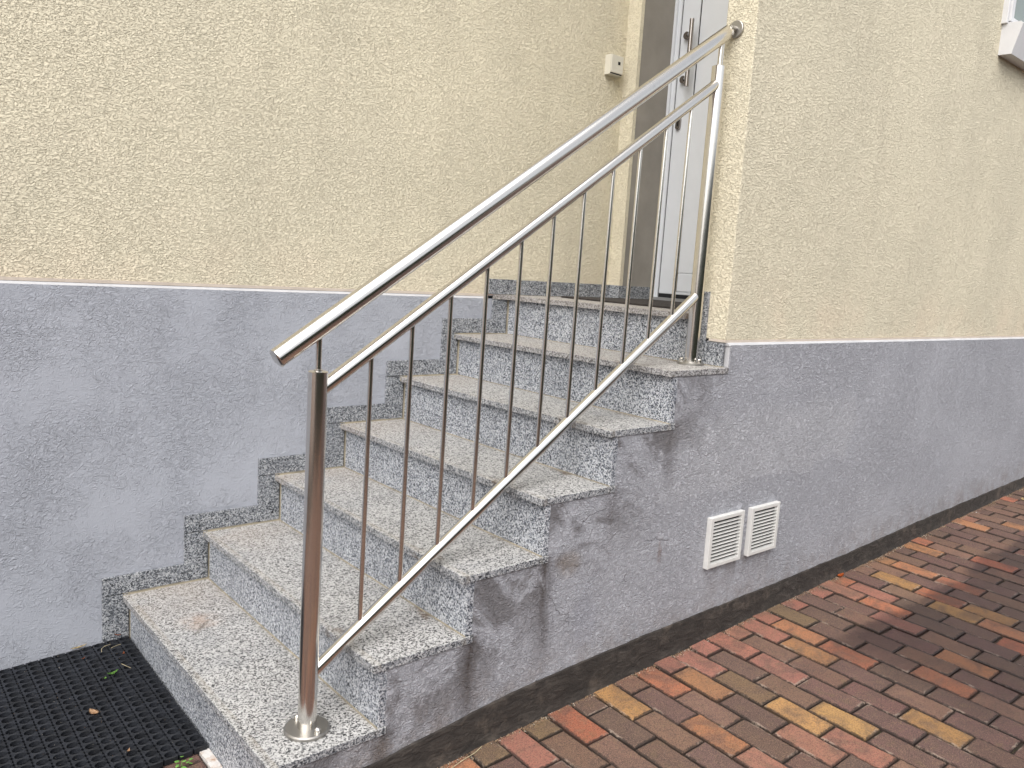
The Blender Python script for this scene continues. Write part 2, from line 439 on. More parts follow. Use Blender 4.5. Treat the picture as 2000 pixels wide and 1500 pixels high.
def mat_brick(shared):
    n = NT('clay paver ' + ('single' if shared else 'joined'))
    base = n.attr('color', 'OBJECT')[0] if shared else n.attr('tint')[0]
    uv = n.t.nodes.new('ShaderNodeUVMap')
    su = n.t.nodes.new('ShaderNodeSeparateXYZ'); n.put(su.inputs[0], uv.outputs[0])
    u, v = su.outputs[0], su.outputs[1]
    x, y, z = n.xyz()
    m1 = n.noise(11, 4, 0.65, 0.8)
    m2 = n.noise(34, 4, 0.72, 0.5)
    g1 = n.noise(210, 3, 0.75)
    g2 = n.noise(420, 2, 0.7)
    col = n.mix(n.m('MULTIPLY', n.sm(m1, 0.42, 0.66), 0.60), base, (0.088, 0.055, 0.048))
    col = n.mix(n.m('MULTIPLY', n.sm(m2, 0.50, 0.68), 0.38), col, (0.155, 0.105, 0.062))
    col = n.mix(n.m('MULTIPLY', n.sm(g1, 0.46, 0.62), 0.50), col, (0.038, 0.030, 0.027))
    col = n.mix(n.m('MULTIPLY', n.sm(g2, 0.50, 0.36), 0.50), col, (0.30, 0.20, 0.13))
    # worn, limy and dirty arrises
    eu = n.m('SUBTRACT', 0.5, n.m('ABSOLUTE', n.m('SUBTRACT', u, 0.5)))
    ev = n.m('SUBTRACT', 0.5, n.m('ABSOLUTE', n.m('SUBTRACT', v, 0.5)))
    e = n.m('MINIMUM', n.m('MULTIPLY', eu, 0.087), n.m('MULTIPLY', ev, 0.178))
    e = n.m('ADD', e, n.m('MULTIPLY', n.m('SUBTRACT', n.noise(75, 3, 0.75), 0.5), 0.016))
    dark = n.sm(e, 0.0065, 0.000)
    col = n.mix(n.m('MULTIPLY', dark, 0.85), col, (0.030, 0.023, 0.020))
    pale = n.m('MULTIPLY', n.m('MULTIPLY', n.sm(e, 0.0075, 0.004), n.sm(e, 0.0, 0.003)), n.sm(n.noise(13, 3, 0.6), 0.54, 0.66))
    col = n.mix(n.m('MULTIPLY', pale, 0.5), col, (0.42, 0.33, 0.26))
    moss = n.m('MULTIPLY', n.sm(n.noise(8.5, 4, 0.6), 0.62, 0.76), 0.28)
    col = n.mix(moss, col, (0.11, 0.085, 0.04))
    spk = n.sm(n.vor(9.0, 'F1', 'Distance'), 0.035, 0.022)
    col = n.mix(n.m('MULTIPLY', spk, n.sm(n.noise(3.3, 2), 0.50, 0.60)), col, (0.60, 0.58, 0.56))
    # rain-wet zone beyond the drip line of the eaves
    yw = n.m('ADD', y, n.m('MULTIPLY', n.m('SUBTRACT', n.noise(3.2, 4, 0.65), 0.5), 0.22))
    wet = n.m('MULTIPLY', n.sm(yw, -1.43, -1.49), n.sm(n.m('ADD', x, n.m('MULTIPLY', n.noise(2.5, 3), 0.8)), 1.9, 2.7))
    col = n.mix(n.m('MULTIPLY', wet, 0.9), col, n.mix(1.0, col, (0.40, 0.385, 0.42), 'MULTIPLY'))
    rough = n.m('SUBTRACT', 0.84, n.m('MULTIPLY', wet, 0.38))
    h = n.m('ADD', n.m('MULTIPLY', g1, 0.55), n.m('ADD', n.m('MULTIPLY', m2, 0.8), n.m('MULTIPLY', dark, -0.6)))
    return n.done(col, rough, normal=n.bump(h, 0.0032, 1.0), spec=0.3)


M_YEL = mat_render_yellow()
M_PLI = mat_plinth()
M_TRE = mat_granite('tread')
M_RIS = mat_granite('riser')
M_SKI = mat_granite('skirting')
M_STEEL = mat_steel()
M_PLATE = mat_steel('matt stainless plate', (0.40, 0.385, 0.36), 0.42)
M_HANDLE = mat_steel('dark door steel', (0.36, 0.33, 0.31), 0.22)
M_GROUT = mat_plain('joint mortar', (0.31, 0.275, 0.21), 0.95, var=0.25, bump=0.001, bs=300)
M_LEDGE = mat_plain('white painted ledge', (0.47, 0.47, 0.48), 0.8, var=0.07, bump=0.0012, bs=90)
M_BEIGE = mat_plain('smooth beige margin', (0.55, 0.48, 0.41), 0.9, var=0.08, bump=0.001, bs=120)
M_TAUPE = mat_plain('taupe painted reveal', (0.255, 0.235, 0.205), 0.75, var=0.10, vs=5.0, bump=0.0006, bs=90)
M_PVC = mat_plain('white door enamel', (0.62, 0.64, 0.665), 0.30, var=0.02)
M_VENT = mat_plain('white vent plastic', (0.62, 0.615, 0.595), 0.45, var=0.05, vs=30)
M_BELL = mat_plain('cream plastic', (0.62, 0.59, 0.50), 0.45, var=0.03)
M_BLACK = mat_plain('black rubber', (0.0115, 0.013, 0.017), 0.50, var=0.35, vs=25, bump=0.0006, bs=400)
M_DARK = mat_plain('dark void', (0.012, 0.012, 0.013), 0.9)
M_ALU = mat_plain('grey aluminium', (0.42, 0.42, 0.42), 0.4, 0.6, var=0.05)
M_WIN = mat_plain('white window metal', (0.62, 0.62, 0.63), 0.45, var=0.03)
M_MATF = mat_plain('dark fibre mat', (0.040, 0.034, 0.031), 1.0, var=0.4, vs=60, bump=0.003, bs=500)
M_BRK = mat_brick(True)
M_BRKJ = mat_brick(False)


def mat_band():
    n = NT('dark bitumen base coat')
    a = n.noise(28, 5, 0.65, 0.9, n.scale(n.pos, (0.6, 1, 1.6)))
    c = n.ramp(a, [(0.3, (0.020, 0.017, 0.0155)), (0.55, (0.040, 0.034, 0.030)), (0.8, (0.090, 0.078, 0.068))])
    x, y, z = n.xyz()
    c = n.mix(n.m('MULTIPLY', n.sm(n.noise(9, 4, 0.7), 0.52, 0.7), 0.45), c, (0.13, 0.105, 0.085))
    return n.done(c, 0.8, normal=n.bump(n.m('ADD', a, n.m('MULTIPLY', n.noise(150, 3), 0.4)), 0.006, 1.0), spec=0.3)


def mat_soil():
    n = NT('sandy soil in the joints')
    a = n.noise(120, 4, 0.7)
    c = n.ramp(a, [(0.32, (0.014, 0.011, 0.009)), (0.55, (0.035, 0.026, 0.020)), (0.78, (0.10, 0.075, 0.052))])
    c = n.mix(n.m('MULTIPLY', n.sm(n.noise(6, 4, 0.6), 0.55, 0.72), 0.5), c, (0.045, 0.05, 0.018))
    return n.done(c, 0.95, normal=n.bump(a, 0.004, 1.0), spec=0.2)


def mat_leaf(name, c1, c2):
    n = NT(name)
    f = n.noise(120, 3, 0.6)
    return n.done(n.mix(n.sm(f, 0.35, 0.65), c1, c2), 0.6, normal=n.bump(f, 0.0008, 1.0))


def mat_debris():
    n = NT('crumbled litter')
    c = n.attr('tint')[0]
    return n.done(c, 0.9)


M_BAND = mat_band()
M_SOIL = mat_soil()

# ================================================================== GROUND
def sheet(name, xs, ys, f, mat, **k):
    bm = bmesh.new()
    vs = [[bm.verts.new((x, y, f(x, y))) for y in ys] for x in xs]
    for i in range(len(xs)-1):
        for j in range(len(ys)-1):
            bm.faces.new((vs[i][j], vs[i+1][j], vs[i+1][j+1], vs[i][j+1]))
    return link(name, bm, mat, None, smooth=True, **k)


M_FAR = mat_plain('distant paving', (0.13, 0.085, 0.065), 0.9, var=0.2, vs=2.0)
sheet('ground', [-400, -60, -12, -4, -1, 3, 9, 20, 60, 400], [-400, -60, -12, -7, -3, 0.5, 12, 60, 400],
      lambda x, y: gz(x, y) - 0.06, M_FAR, kind='structure')
pav = sheet('pavement', [-4, -2, 0, 2, 4, 6, 9], [-7, -5, -3, -1, 0.5],
            lambda x, y: gz(x, y) - 0.0105, M_SOIL, kind='structure')

# ================================================================== HOUSE
house = empty('house', (2.0, 0.0, 0.0), label='yellow roughcast house with grey plinth, white front door and steel-grey base band behind the stairs', cat='house')


def wall_panel(name, mat, parent, x0, x1, y0, y1, z0, z1, **k):
    return bxo(name, mat, parent, x0, x1, y0, y1, z0, z1, **k)


# wall along the stairs
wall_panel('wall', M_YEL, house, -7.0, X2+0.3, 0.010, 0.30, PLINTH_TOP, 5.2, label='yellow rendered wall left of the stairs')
bxo('plinth', M_PLI, house, -7.0, X2+0.2, 0.0, 0.30, -0.6, LEDGE_L, label='pale grey plinth beside the stairs')
bm = bmesh.new()
N = 60
pro = [(0.0, LEDGE_L-0.001), (0.011, LEDGE_L+0.009), (0.05, LEDGE_L+0.009), (0.05, LEDGE_L-0.001)]
prism(bm, pro, 'x', -7.0, 1.462)
link('ledge', bm, M_LEDGE, house)
bxo('render_margin', M_BEIGE, house, -7.0, 1.462, 0.0085, 0.05, LEDGE_L+0.009, PLINTH_TOP+0.001)
# back wall of the landing and the taupe reveal of the door niche
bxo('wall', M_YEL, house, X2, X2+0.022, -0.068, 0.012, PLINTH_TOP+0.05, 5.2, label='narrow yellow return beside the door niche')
bxo('door_reveal', M_TAUPE, house, X2+0.022, XD+0.25, -0.065, 0.012, PLINTH_TOP, 3.6)
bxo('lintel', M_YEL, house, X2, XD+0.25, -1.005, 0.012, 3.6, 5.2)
bxo('wall', M_TAUPE, house, XD+0.12, XD+0.3, -1.1, 0.05, 0.0, 5.2, label='dark wall core behind the front door')
# wing in front: facade, end face
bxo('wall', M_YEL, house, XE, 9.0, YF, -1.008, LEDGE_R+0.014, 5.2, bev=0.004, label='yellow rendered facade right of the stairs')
bxo('plinth', M_PLI, house, XE+0.013, 9.0, YP, -1.012, -0.3, LEDGE_R, bev=0.0008, label='darker grey plinth with the two vents')
bm = bmesh.new()
prism(bm, [(YP+0.0015, LEDGE_R-0.003), (YP+0.012, LEDGE_R+0.007), (-1.05, LEDGE_R+0.007), (-1.05, LEDGE_R-0.003)], 'x', XE+0.006, 9.0)
link('ledge', bm, M_LEDGE, house)
bxo('render_margin', M_BEIGE, house, XE-0.001, 9.0, YF-0.0025, -1.06, LEDGE_R+0.007, LEDGE_R+0.0155)
bxo('plinth_end', M_LEDGE, house, XE+0.0095, XE+0.02, YP+0.004, -1.120, 6*H-0.001, LEDGE_R-0.002, bev=0.003)  # pale ledge colour stands in for light falling on this end face

# bitumen band at the foot of the wall
band = [(0.03, 0.072), (0.293, 0.084), (0.50, 0.108), (0.712, 0.131), (0.98, 0.143), (1.255, 0.152), (1.6, 0.158), (2.0, 0.164), (2.606, 0.178),
        (3.356, 0.210), (4.787, 0.251), (6.5, 0.33), (9.0, 0.44)]
bm = bmesh.new()


def bandtop(x):
    for (a, za), (b, zb) in zip(band, band[1:]):
        if x <= b: return za + (zb-za)*(x-a)/(b-a)
    return band[-1][1]


xs = [0.03 + i*0.02 for i in range(250)] + [5.1+0.2*i for i in range(20)] + [9.0]
prev = None
for x in xs:
    w = noise.noise(Vector((x*9, 0, 0)))*0.0035 + noise.noise(Vector((x*40, 3, 0)))*0.0018
    t = bandtop(x) + w
    b = gz(x, YP) - 0.04
    yo = YP - 0.0045 + noise.noise(Vector((x*14, 7, 0)))*0.0018
    ring = [bm.verts.new(p) for p in ((x, YP+0.004, t+0.0015), (x, yo+0.001, t), (x, yo, t-0.004), (x, yo-0.002, (t+b)/2), (x, yo-0.006, b+0.045), (x, yo-0.014, b+0.028), (x, yo-0.016, b))]
    if prev:
        for i in range(len(ring)-1):
            bm.faces.new((prev[i], prev[i+1], ring[i+1], ring[i]))
    prev = ring
link('base_band', bm, M_BAND, house, smooth=True)

# front door
door = bxo('door', M_PVC, house, XD, XD+0.07, -0.100, -0.062, PLINTH_TOP+0.012, 3.35, label='white front door with long steel pull')
bxo('door_frame', M_PVC, door, XD-0.012, XD+0.06, -0.0785, -0.0645, PLINTH_TOP+0.012, 3.40)
bxo('door_leaf', M_PVC, door, XD+0.004, XD+0.06, -0.985, -0.1035, PLINTH_TOP+0.040, 3.33, bev=0.004)
bxo('door_gap', M_DARK, door, XD+0.0065, XD+0.05, -0.985, -0.0995, PLINTH_TOP+0.021, 3.345)
bxo('door_panel', M_PVC, door, XD+0.0005, XD+0.02, -0.960, -0.2150, 1.335, 3.2, bev=0.003)
bxo('door_panel', M_PVC, door, XD+0.0005, XD+0.02, -0.960, -0.2150, 1.246, 1.3315, bev=0.003)
bxo('panel_bead', M_PVC, door, XD-0.001, XD+0.02, -0.2085, -0.2015, 1.246, 3.25, bev=0.002)
bxo('panel_shadow_gap', M_DARK, door, XD+0.0034, XD+0.02, -0.2150, -0.2080, 1.244, 3.25)
bxo('threshold', M_ALU, door, XD-0.010, XD+0.10, -1.0, -0.066, PLINTH_TOP+0.006, PLINTH_TOP+0.0205)
bm = bmesh.new()
hx, hy = XD-0.050, -0.205
tube(bm, (hx, hy, 2.200), (hx, hy, 2.500), 0.0105, 24)
for zc in (2.245, 2.445):
    tube(bm, (hx+0.004, hy+0.004, zc), (XD-0.002, -0.148, zc), 0.009, 16)
link('pull_handle', bm, M_HANDLE, door)
for zc in (2.245, 2.445):
    bm = bmesh.new(); tube(bm, (XD-0.013, -0.148, zc), (XD+0.004, -0.148, zc), 0.0175, 28)
    link('handle_rosette', bm, M_HANDLE, door)
bm = bmesh.new()
pts = []
for i in range(24):
    t = 2*math.pi*i/24
    pts.append((-0.138+0.0135*math.cos(t), 2.046+0.0135*math.sin(t)+(0.017 if math.sin(t) > 0 else -0.017)))
prism(bm, pts, 'x', XD-0.007, XD+0.005)
link('lock_plate', bm, M_HANDLE, door)
bm = bmesh.new(); tube(bm, (XD-0.010, -0.138, 2.058), (XD, -0.138, 2.058), 0.0065, 20)
bxm = box(bm, XD-0.0098, XD, -0.1405, -0.1355, 2.032, 2.056)
link('lock_cylinder', bm, M_DARK, door)

# window box at the far right of the facade
win = bxo('window', M_WIN, house, 3.530, 4.6, -1.150, -1.10, 2.575, 3.7, bev=0.003, label='white framed window at the upper right corner of the facade')
bm = bmesh.new()
prism(bm, [(-1.12, 2.438), (-1.182, 2.436), (-1.214, 2.566), (-1.205, 2.577), (-1.12, 2.581)], 'x', 3.545, 4.62)
link('window_sill', bm, M_WIN, win)
NG = NT('window glass')
M_GLASS = NG.done(NG.mix(NG.sm(NG.noise(3, 2), 0.4, 0.6), (0.10, 0.13, 0.12), (0.20, 0.24, 0.22)), 0.08, spec=0.8)
bxo('pane', M_GLASS, win, 3.575, 4.55, -1.1535, -1.1480, 2.600, 3.65)
bxo('window_bead', M_WIN, win, 3.5445, 3.580, -1.1600, -1.1501, 2.585, 3.68, bev=0.002)
bxo('window_bead', M_WIN, win, 3.5800, 4.56, -1.1600, -1.1501, 2.585, 2.606, bev=0.002)

# ================================================================== STAIRCASE
stair = empty('staircase', (0, 0, 0), label='granite clad flight of seven steps climbing to the white front door', cat='staircase')
rs = random.Random(3)


def slab_edge(bm):
    pass


for k in range(1, 8):
    zt = k*H
    x0 = (k-1)*G
    y1 = -0.0165
    if k < 7:
        x1 = k*G + O + 0.021
        yo = -W if k < 6 else -W
        if k == 6: x1 = XE + 0.008
        j = rs.uniform(-0.0012, 0.0012)
        bm = bmesh.new()
        box(bm, x0+j, x1, yo, y1, zt-T, zt, 0.0016)
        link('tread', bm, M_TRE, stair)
    else:
        bm = bmesh.new()
        pts = [(x0, -1.003), (x0, -0.038), (x0-0.004, -0.020), (x0-0.060, -0.010), (x0-0.060, -0.003), (2.46, -0.003), (2.46, -1.003)]
        prism(bm, pts, 'z', zt-T, zt)
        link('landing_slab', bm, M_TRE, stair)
    # riser below this tread
    xr = x0 + O
    zb = (k-1)*H + 0.0015 if k > 1 else -0.05
    yr = -W + 0.004 if k < 7 else -1.003
    bm = bmesh.new(); box(bm, xr, xr+0.0195, yr, -0.0205, zb, zt-T-0.001, 0.001)
    link('riser', bm, M_RIS, stair)

# mortar core and plastered side wall
bm = bmesh.new()
pts = [(0.03, -0.3)]
for k in range(1, 8):
    pts += [((k-1)*G+O+0.012, (k-1)*H - T-0.0005 if k > 1 else -0.2), ((k-1)*G+O+0.012, k*H-T-0.0005)]
pts += [(2.6, 7*H-T-0.0005), (2.6, -0.3)]
pts = pts[1:]
prism(bm, pts, 'y', -1.0, -0.0045)
link('mortar_bed', bm, M_GROUT, stair)
bm = bmesh.new()
pts = []
for k in range(1, 7):
    a = (k-1)*G + O + 0.0198
    pts += [(a, (k-1)*H if k > 1 else -0.3), (a, k*H-T-0.0005)]
pts += [(XE+0.02, 6*H-T-0.0005), (XE+0.02, -0.3)]
# treads sit in rebates: side wall surface 3 mm behind the slab edges
bm2 = bmesh.new()
out = []
for k in range(1, 7):
    a = (k-1)*G + O + 0.0198
    if k > 1: out.append((a, (k-1)*H-T-0.0008)); 
    else: out.append((a, -0.3))
    out.append((a, k*H-T-0.0008))
out += [(XE+0.0135, 6*H-T-0.0008), (XE+0.0135, -0.3)]
prism(bm2, out, 'y', -W+0.0030, -0.98)
bm.free()
link('side_wall', bm2, M_PLI, stair, label='stained grey plaster cheek of the flight')
for k in range(1, 8):                                  # mortar joint along the wall and at the foot of each riser
    bm = bmesh.new()
    zt = k*H
    x0 = (k-1)*G
    x1 = k*G+O if k < 7 else X2
    box(bm, x0+0.001, x1, -0.0096, -0.0031, zt-0.016, zt+0.0052)
    box(bm, x0+0.0015, x1-0.0005, -0.0169, -0.0096, zt-0.016, zt-0.0004)
    if k < 7:
        box(bm, x1-0.004, x1+0.001, -W+0.006 if k < 6 else -1.0, -0.012, zt-0.001, zt+0.0022)
        box(bm, x1+0.001, x1+0.008, -0.0208, -0.0031, zt, zt+H-T)
    if k == 1:
        box(bm, O+0.001, O+0.008, -0.0208, -0.0031, gz(0, 0)-0.01, H-T)
    link('mortar_joint', bm, M_GROUT, stair)

SK = 0.0105
for k in range(1, 8):                                  # skirting pieces on the wall
    zt = k*H
    xa = (k-1)*G - 0.0605
    xb = k*G - 0.0605
    zlo = (k-1)*H + 0.004 if k > 1 else gz(0, 0)-0.02
    bm = bmesh.new()
    if k < 7:
        box(bm, xa, x0 if False else (k-1)*G+O-0.003, -SK, -0.0001, zlo, zt+0.0025, 0.0008)
    else:
        box(bm, xa, (k-1)*G+O-0.003, -SK, -0.0001, zlo, zt-T-0.001, 0.0008)
    link('skirting_tile', bm, M_SKI, stair)
    bm = bmesh.new()
    if k < 7:
        box(bm, xa+0.0004, xb-0.0005, -SK-0.0004, -0.0001, zt+0.0058, zt+0.0665, 0.0008)
    else:
        box(bm, 1.462, 1.83, -SK-0.0004, -0.0001, zt+0.002, zt+0.0665, 0.0008)
        link('skirting_tile', bm, M_SKI, stair)
        bm = bmesh.new(); box(bm, 1.8306, X2-0.0005, -SK-0.0004, -0.0001, zt+0.002, zt+0.0665, 0.0008)
    link('skirting_tile', bm, M_SKI, stair)
bxo('skirting_tile', M_SKI, stair, X2-0.010, X2-0.0001, -0.0755, -0.0115, 7*H+0.002, 7*H+0.0665, 0.0008)
bxo('skirting_tile', M_SKI, stair, X2-0.0095, XD-0.003, -0.0760, -0.0655, 7*H+0.0025, 7*H+0.0660, 0.0008)
bxo('skirting_tile', M_SKI, stair, XE-0.0095, XE-0.0002, -1.0490, -1.0040, 6*H+0.0025, 7*H+0.078, 0.0008)
bxo('skirting_tile', M_SKI, stair, XE-0.0095, XE-0.0002, -1.1260, -1.0495, 6*H+0.0025, 6*H+0.0790, 0.0008)
bxo('mortar_joint', M_GROUT, stair, XE-0.011, XE+0.003, -1.128, -1.005, 6*H-0.001, 6*H+0.0028)

# ================================================================== RAILING
rail = empty('stair_railing', (0.138, -1.045, H), label='brushed stainless steel railing with eleven thin balusters on the open side of the stairs', cat='railing')
YL, YR = -1.047, -1.036
XL, XR = 0.138, 1.533


def ry(x):
    return YL + (YR-YL)*(x-XL)/(XR-XL)


def hz(x): return 1.077 + (x-0.040)*(2.109-1.077)/(1.572-0.040)      # handrail axis


def mz(x): return 1.020 + (x-0.174)*(1.931-1.020)/(1.522-0.174)


def lz(x): return 0.324 + (x-0.162)*(1.246-0.324)/(1.518-0.162)


R1, R2, R3 = 0.0225, 0.0170, 0.0165
bm = bmesh.new(); tube(bm, (0.040, ry(0.040), hz(0.040)), (1.566, ry(1.566), hz(1.566)), R1, 48, dome=0.004)
link('handrail', bm, M_STEEL, rail)
bm = bmesh.new(); tube(bm, (XL+0.012, ry(XL), mz(XL+0.012)), (XR-0.010, YR, mz(XR-0.010)), R2, 40)
link('middle_rail', bm, M_STEEL, rail)
bm = bmesh.new(); tube(bm, (XL+0.012, ry(XL), lz(XL+0.012)), (XR-0.010, YR, lz(XR-0.010)), R3, 40)
link('bottom_rail', bm, M_STEEL, rail)
for i in range(11):
    xt = 0.2785 + i*0.1134; xb = 0.2745 + i*0.1132
    bm = bmesh.new(); tube(bm, (xb, ry(xb), lz(xb)+R3*0.6), (xt, ry(xt), mz(xt)-R2*0.6), 0.0062, 16, cap=False)
    link('baluster', bm, M_STEEL, rail)
for (px, py, zb, zt, ztop) in ((XL, YL, H, 1.045, hz(XL)), (XR, YR, 6*H, 1.992, hz(XR))):
    bm = bmesh.new(); tube(bm, (px, py, zb+0.004), (px+0.003, py, zt), R1, 48)
    post = link('post', bm, M_STEEL, rail)
    bm = bmesh.new(); tube(bm, (px+0.003, py, zt-0.002), (px+0.003, py, ztop-R1*0.7), 0.0070, 20, cap=False)
    tube(bm, (px+0.003, py, zt), (px+0.003, py, zt+0.005), 0.0095, 20)
    link('post_pin', bm, M_STEEL, rail)
    bm = bmesh.new(); tube(bm, (px, py, zb+0.0003), (px, py, zb+0.0065), 0.0545 if px < 1 else 0.045, 56)
    plate = link('base_plate', bm, M_PLATE, rail)
    for (dx, dy) in (((0.008, -0.0400), (-0.006, 0.040)) if px < 1 else ((-0.030, 0.018), (0.002, -0.034))):
        bm = bmesh.new(); tube(bm, (px+dx, py+dy, zb+0.006), (px+dx, py+dy, zb+0.0125), 0.0080, 6)
        tube(bm, (px+dx, py+dy, zb+0.0120), (px+dx, py+dy, zb+0.0185), 0.0070, 16, dome=0.0050)
        link('cap_nut', bm, M_STEEL, plate)
    bm = bmesh.new(); tube(bm, (px, py, zb+0.0064), (px, py, zb+0.0085), 0.0245, 40, r1=0.0220)
    link('weld_ring', bm, M_PLATE, plate)
bm = bmesh.new(); tube(bm, (XE-0.007, -1.052, 2.116), (XE+0.002, -1.052, 2.116), 0.0275, 40)
tube(bm, (XE-0.032, -1.048, 2.114), (XE-0.004, -1.052, 2.116), 0.010, 20)
link('wall_flange', bm, M_PLATE, rail)

# ================================================================== VENTS, BELL
for (x0, x1, z0, z1, nsl, lab) in ((1.566, 1.765, 0.322, 0.504, 12, 'white louvred vent grille on the grey plinth, nearer the stairs'),
                                 (1.812, 1.998, 0.322, 0.503, 12, 'white louvred vent grille on the grey plinth, farther from the stairs')):
    v = empty('vent_grille', ((x0+x1)/2, YP, z0), label=lab, cat='vent', group='vent grilles on the plinth')
    yf = YP - 0.0175
    fw = 0.017
    bm = bmesh.new()
    box(bm, x0, x0+fw, yf, YP+0.001, z0, z1, 0.002); box(bm, x1-fw, x1, yf, YP+0.001, z0, z1, 0.002)
    box(bm, x0+fw-0.003, x1-fw+0.003, yf+0.0003, YP+0.001, z0+0.0003, z0+fw*0.85, 0.002)
    box(bm, x0+fw-0.003, x1-fw+0.003, yf+0.0003, YP+0.001, z1-fw*0.85, z1-0.0003, 0.002)
    link('vent_frame', bm, M_VENT, v)
    bxo('dark_backing', M_DARK, v, x0+fw, x1-fw, YP-0.004, YP+0.001, z0+fw*0.8, z1-fw*0.8)  # near-black sheet stands in for the shade between the slats
    za, zb2 = z0+fw*0.9, z1-fw*0.9
    st = (zb2-za)/nsl
    for i in range(nsl):
        zc = za + i*st
        bm = bmesh.new()
        prism(bm, [(yf+0.0015, zc+0.0002), (yf+0.0015, zc+0.0015), (YP-0.0055, zc+st*0.26), (YP-0.0055, zc+st*0.14)], 'x', x0+fw-0.001, x1-fw+0.001)
        link('slat', bm, M_VENT, v)

bell = empty('doorbell', (2.13, 0.0, 2.26), label='small cream doorbell box with a black window on the yellow wall left of the door', cat='doorbell')
bxo('bell_housing', M_BELL, bell, 2.087, 2.168, -0.024, 0.012, 2.216, 2.303, 0.002)
bxo('bell_cover', M_BELL, bell, 2.0885, 2.1665, -0.0305, -0.0246, 2.2235, 2.302, 0.002)
bxo('bell_seam', M_DARK, bell, 2.0895, 2.1655, -0.0248, -0.0236, 2.2195, 2.2245)
bxo('bell_button', M_DARK, bell, 2.131, 2.146, -0.0315, -0.030, 2.2625, 2.276)

# ================================================================== MATS
bm = bmesh.new()                                       # thin fibre mat on the landing
pts = []
for cx, cy, a0 in ((2.44-0.03, -0.10-0.03+0.02, 0), (1.80+0.05, -0.075-0.05, 90), (1.745+0.03, -0.955+0.03, 180), (2.44-0.03, -0.955+0.03, 270)):
    rr = 0.05 if a0 == 90 else 0.03
    for q in range(5):
        t = math.radians(a0 + q*22.5)
        pts.append((cx + rr*math.cos(t), cy + rr*math.sin(t)))
prism(bm, pts, 'z', 7*H+0.0008, 7*H+0.0075)
lm = link('doormat', bm, M_MATF, None, label='thin dark fibre doormat lying on the landing in front of the door', cat='doormat')
lm['label'] = 'thin dark fibre doormat lying on the landing in front of the door'

# ring rubber mat at the foot of the stairs
bm = bmesh.new()
PX_, PY_ = 0.0372, 0.0313
MX1, MY1, MY0 = 0.016, -0.014, -0.735
MT = 0.016


def ringpts(cx, cy, rx, ry_, n):
    return [(cx+rx*math.cos(2*math.pi*i/n), cy+ry_*math.sin(2*math.pi*i/n)) for i in range(n)]


def mzv(x, y, d): return gz(x, y) + d + (0.0028*noise.noise(Vector((x*7, y*7, 2))) if d > 0.002 else 0.0)


nx, ny = 27, 23
for i in range(nx):
    for j in range(ny):
        cx = MX1 - (i+0.5)*PX_
        cy = MY1 - (j+0.5)*PY_
        n = 16
        hole = ringpts(cx, cy, PX_*0.36, PY_*0.40, n)
        outer = []
        for q in range(n):
            t = 2*math.pi*q/n
            c, s = math.cos(t), math.sin(t)
            ex = PX_*0.5; ey = PY_*0.5
            f = min(ex/max(abs(c), 1e-6), ey/max(abs(s), 1e-6))
            px, py = cx+c*f, cy+s*f
            outer.append((px, py))
        # pinch the left/right sides inward for the small holes between the rings
        def pinch(p):
            dx, dy = p[0]-cx, p[1]-cy
            if abs(dx) > PX_*0.49 and abs(dy) < PY_*0.10:
                return (cx + math.copysign(PX_*(0.385), dx), p[1])
            return p
        outer = [pinch(p) for p in outer]
        crest = 0.0012
        vo = [bm.verts.new((x, y, mzv(x, y, MT-0.0002))) for x, y in outer]
        rm = [((hx2*0.55+ox*0.45), (hy2*0.55+oy*0.45)) for (hx2, hy2), (ox, oy) in zip(hole, outer)]
        vh = [bm.verts.new((x, y, mzv(x, y, MT+crest))) for x, y in hole]
        vd = [bm.verts.new((cx+(x-cx)*0.93, cy+(y-cy)*0.93, mzv(x, y, MT-0.007))) for x, y in hole]
        ve = [bm.verts.new((cx+(x-cx)*0.62, cy+(y-cy)*0.62, mzv(x, y, MT-0.0065))) for x, y in hole]
        vf = [bm.verts.new((cx+(x-cx)*0.60, cy+(y-cy)*0.60, mzv(x, y, 0.001))) for x, y in hole]
        vw = [bm.verts.new((x, y, mzv(x, y, 0.001))) for x, y in outer]
        for q in range(n):
            w = (q+1) % n
            bm.faces.new((vh[q], vo[q], vo[w], vh[w]))
            bm.faces.new((vd[q], vh[q], vh[w], vd[w]))
            bm.faces.new((ve[q], vd[q], vd[w], ve[w]))
            bm.faces.new((vf[q], ve[q], ve[w], vf[w]))
            bm.faces.new((vo[q], vw[q], vw[w], vo[w]))
        bm.faces.new(vf)
rmat = link('ring_mat', bm, M_BLACK, None, label='black rubber ring mat on the paving at the foot of the granite stairs', cat='doormat')

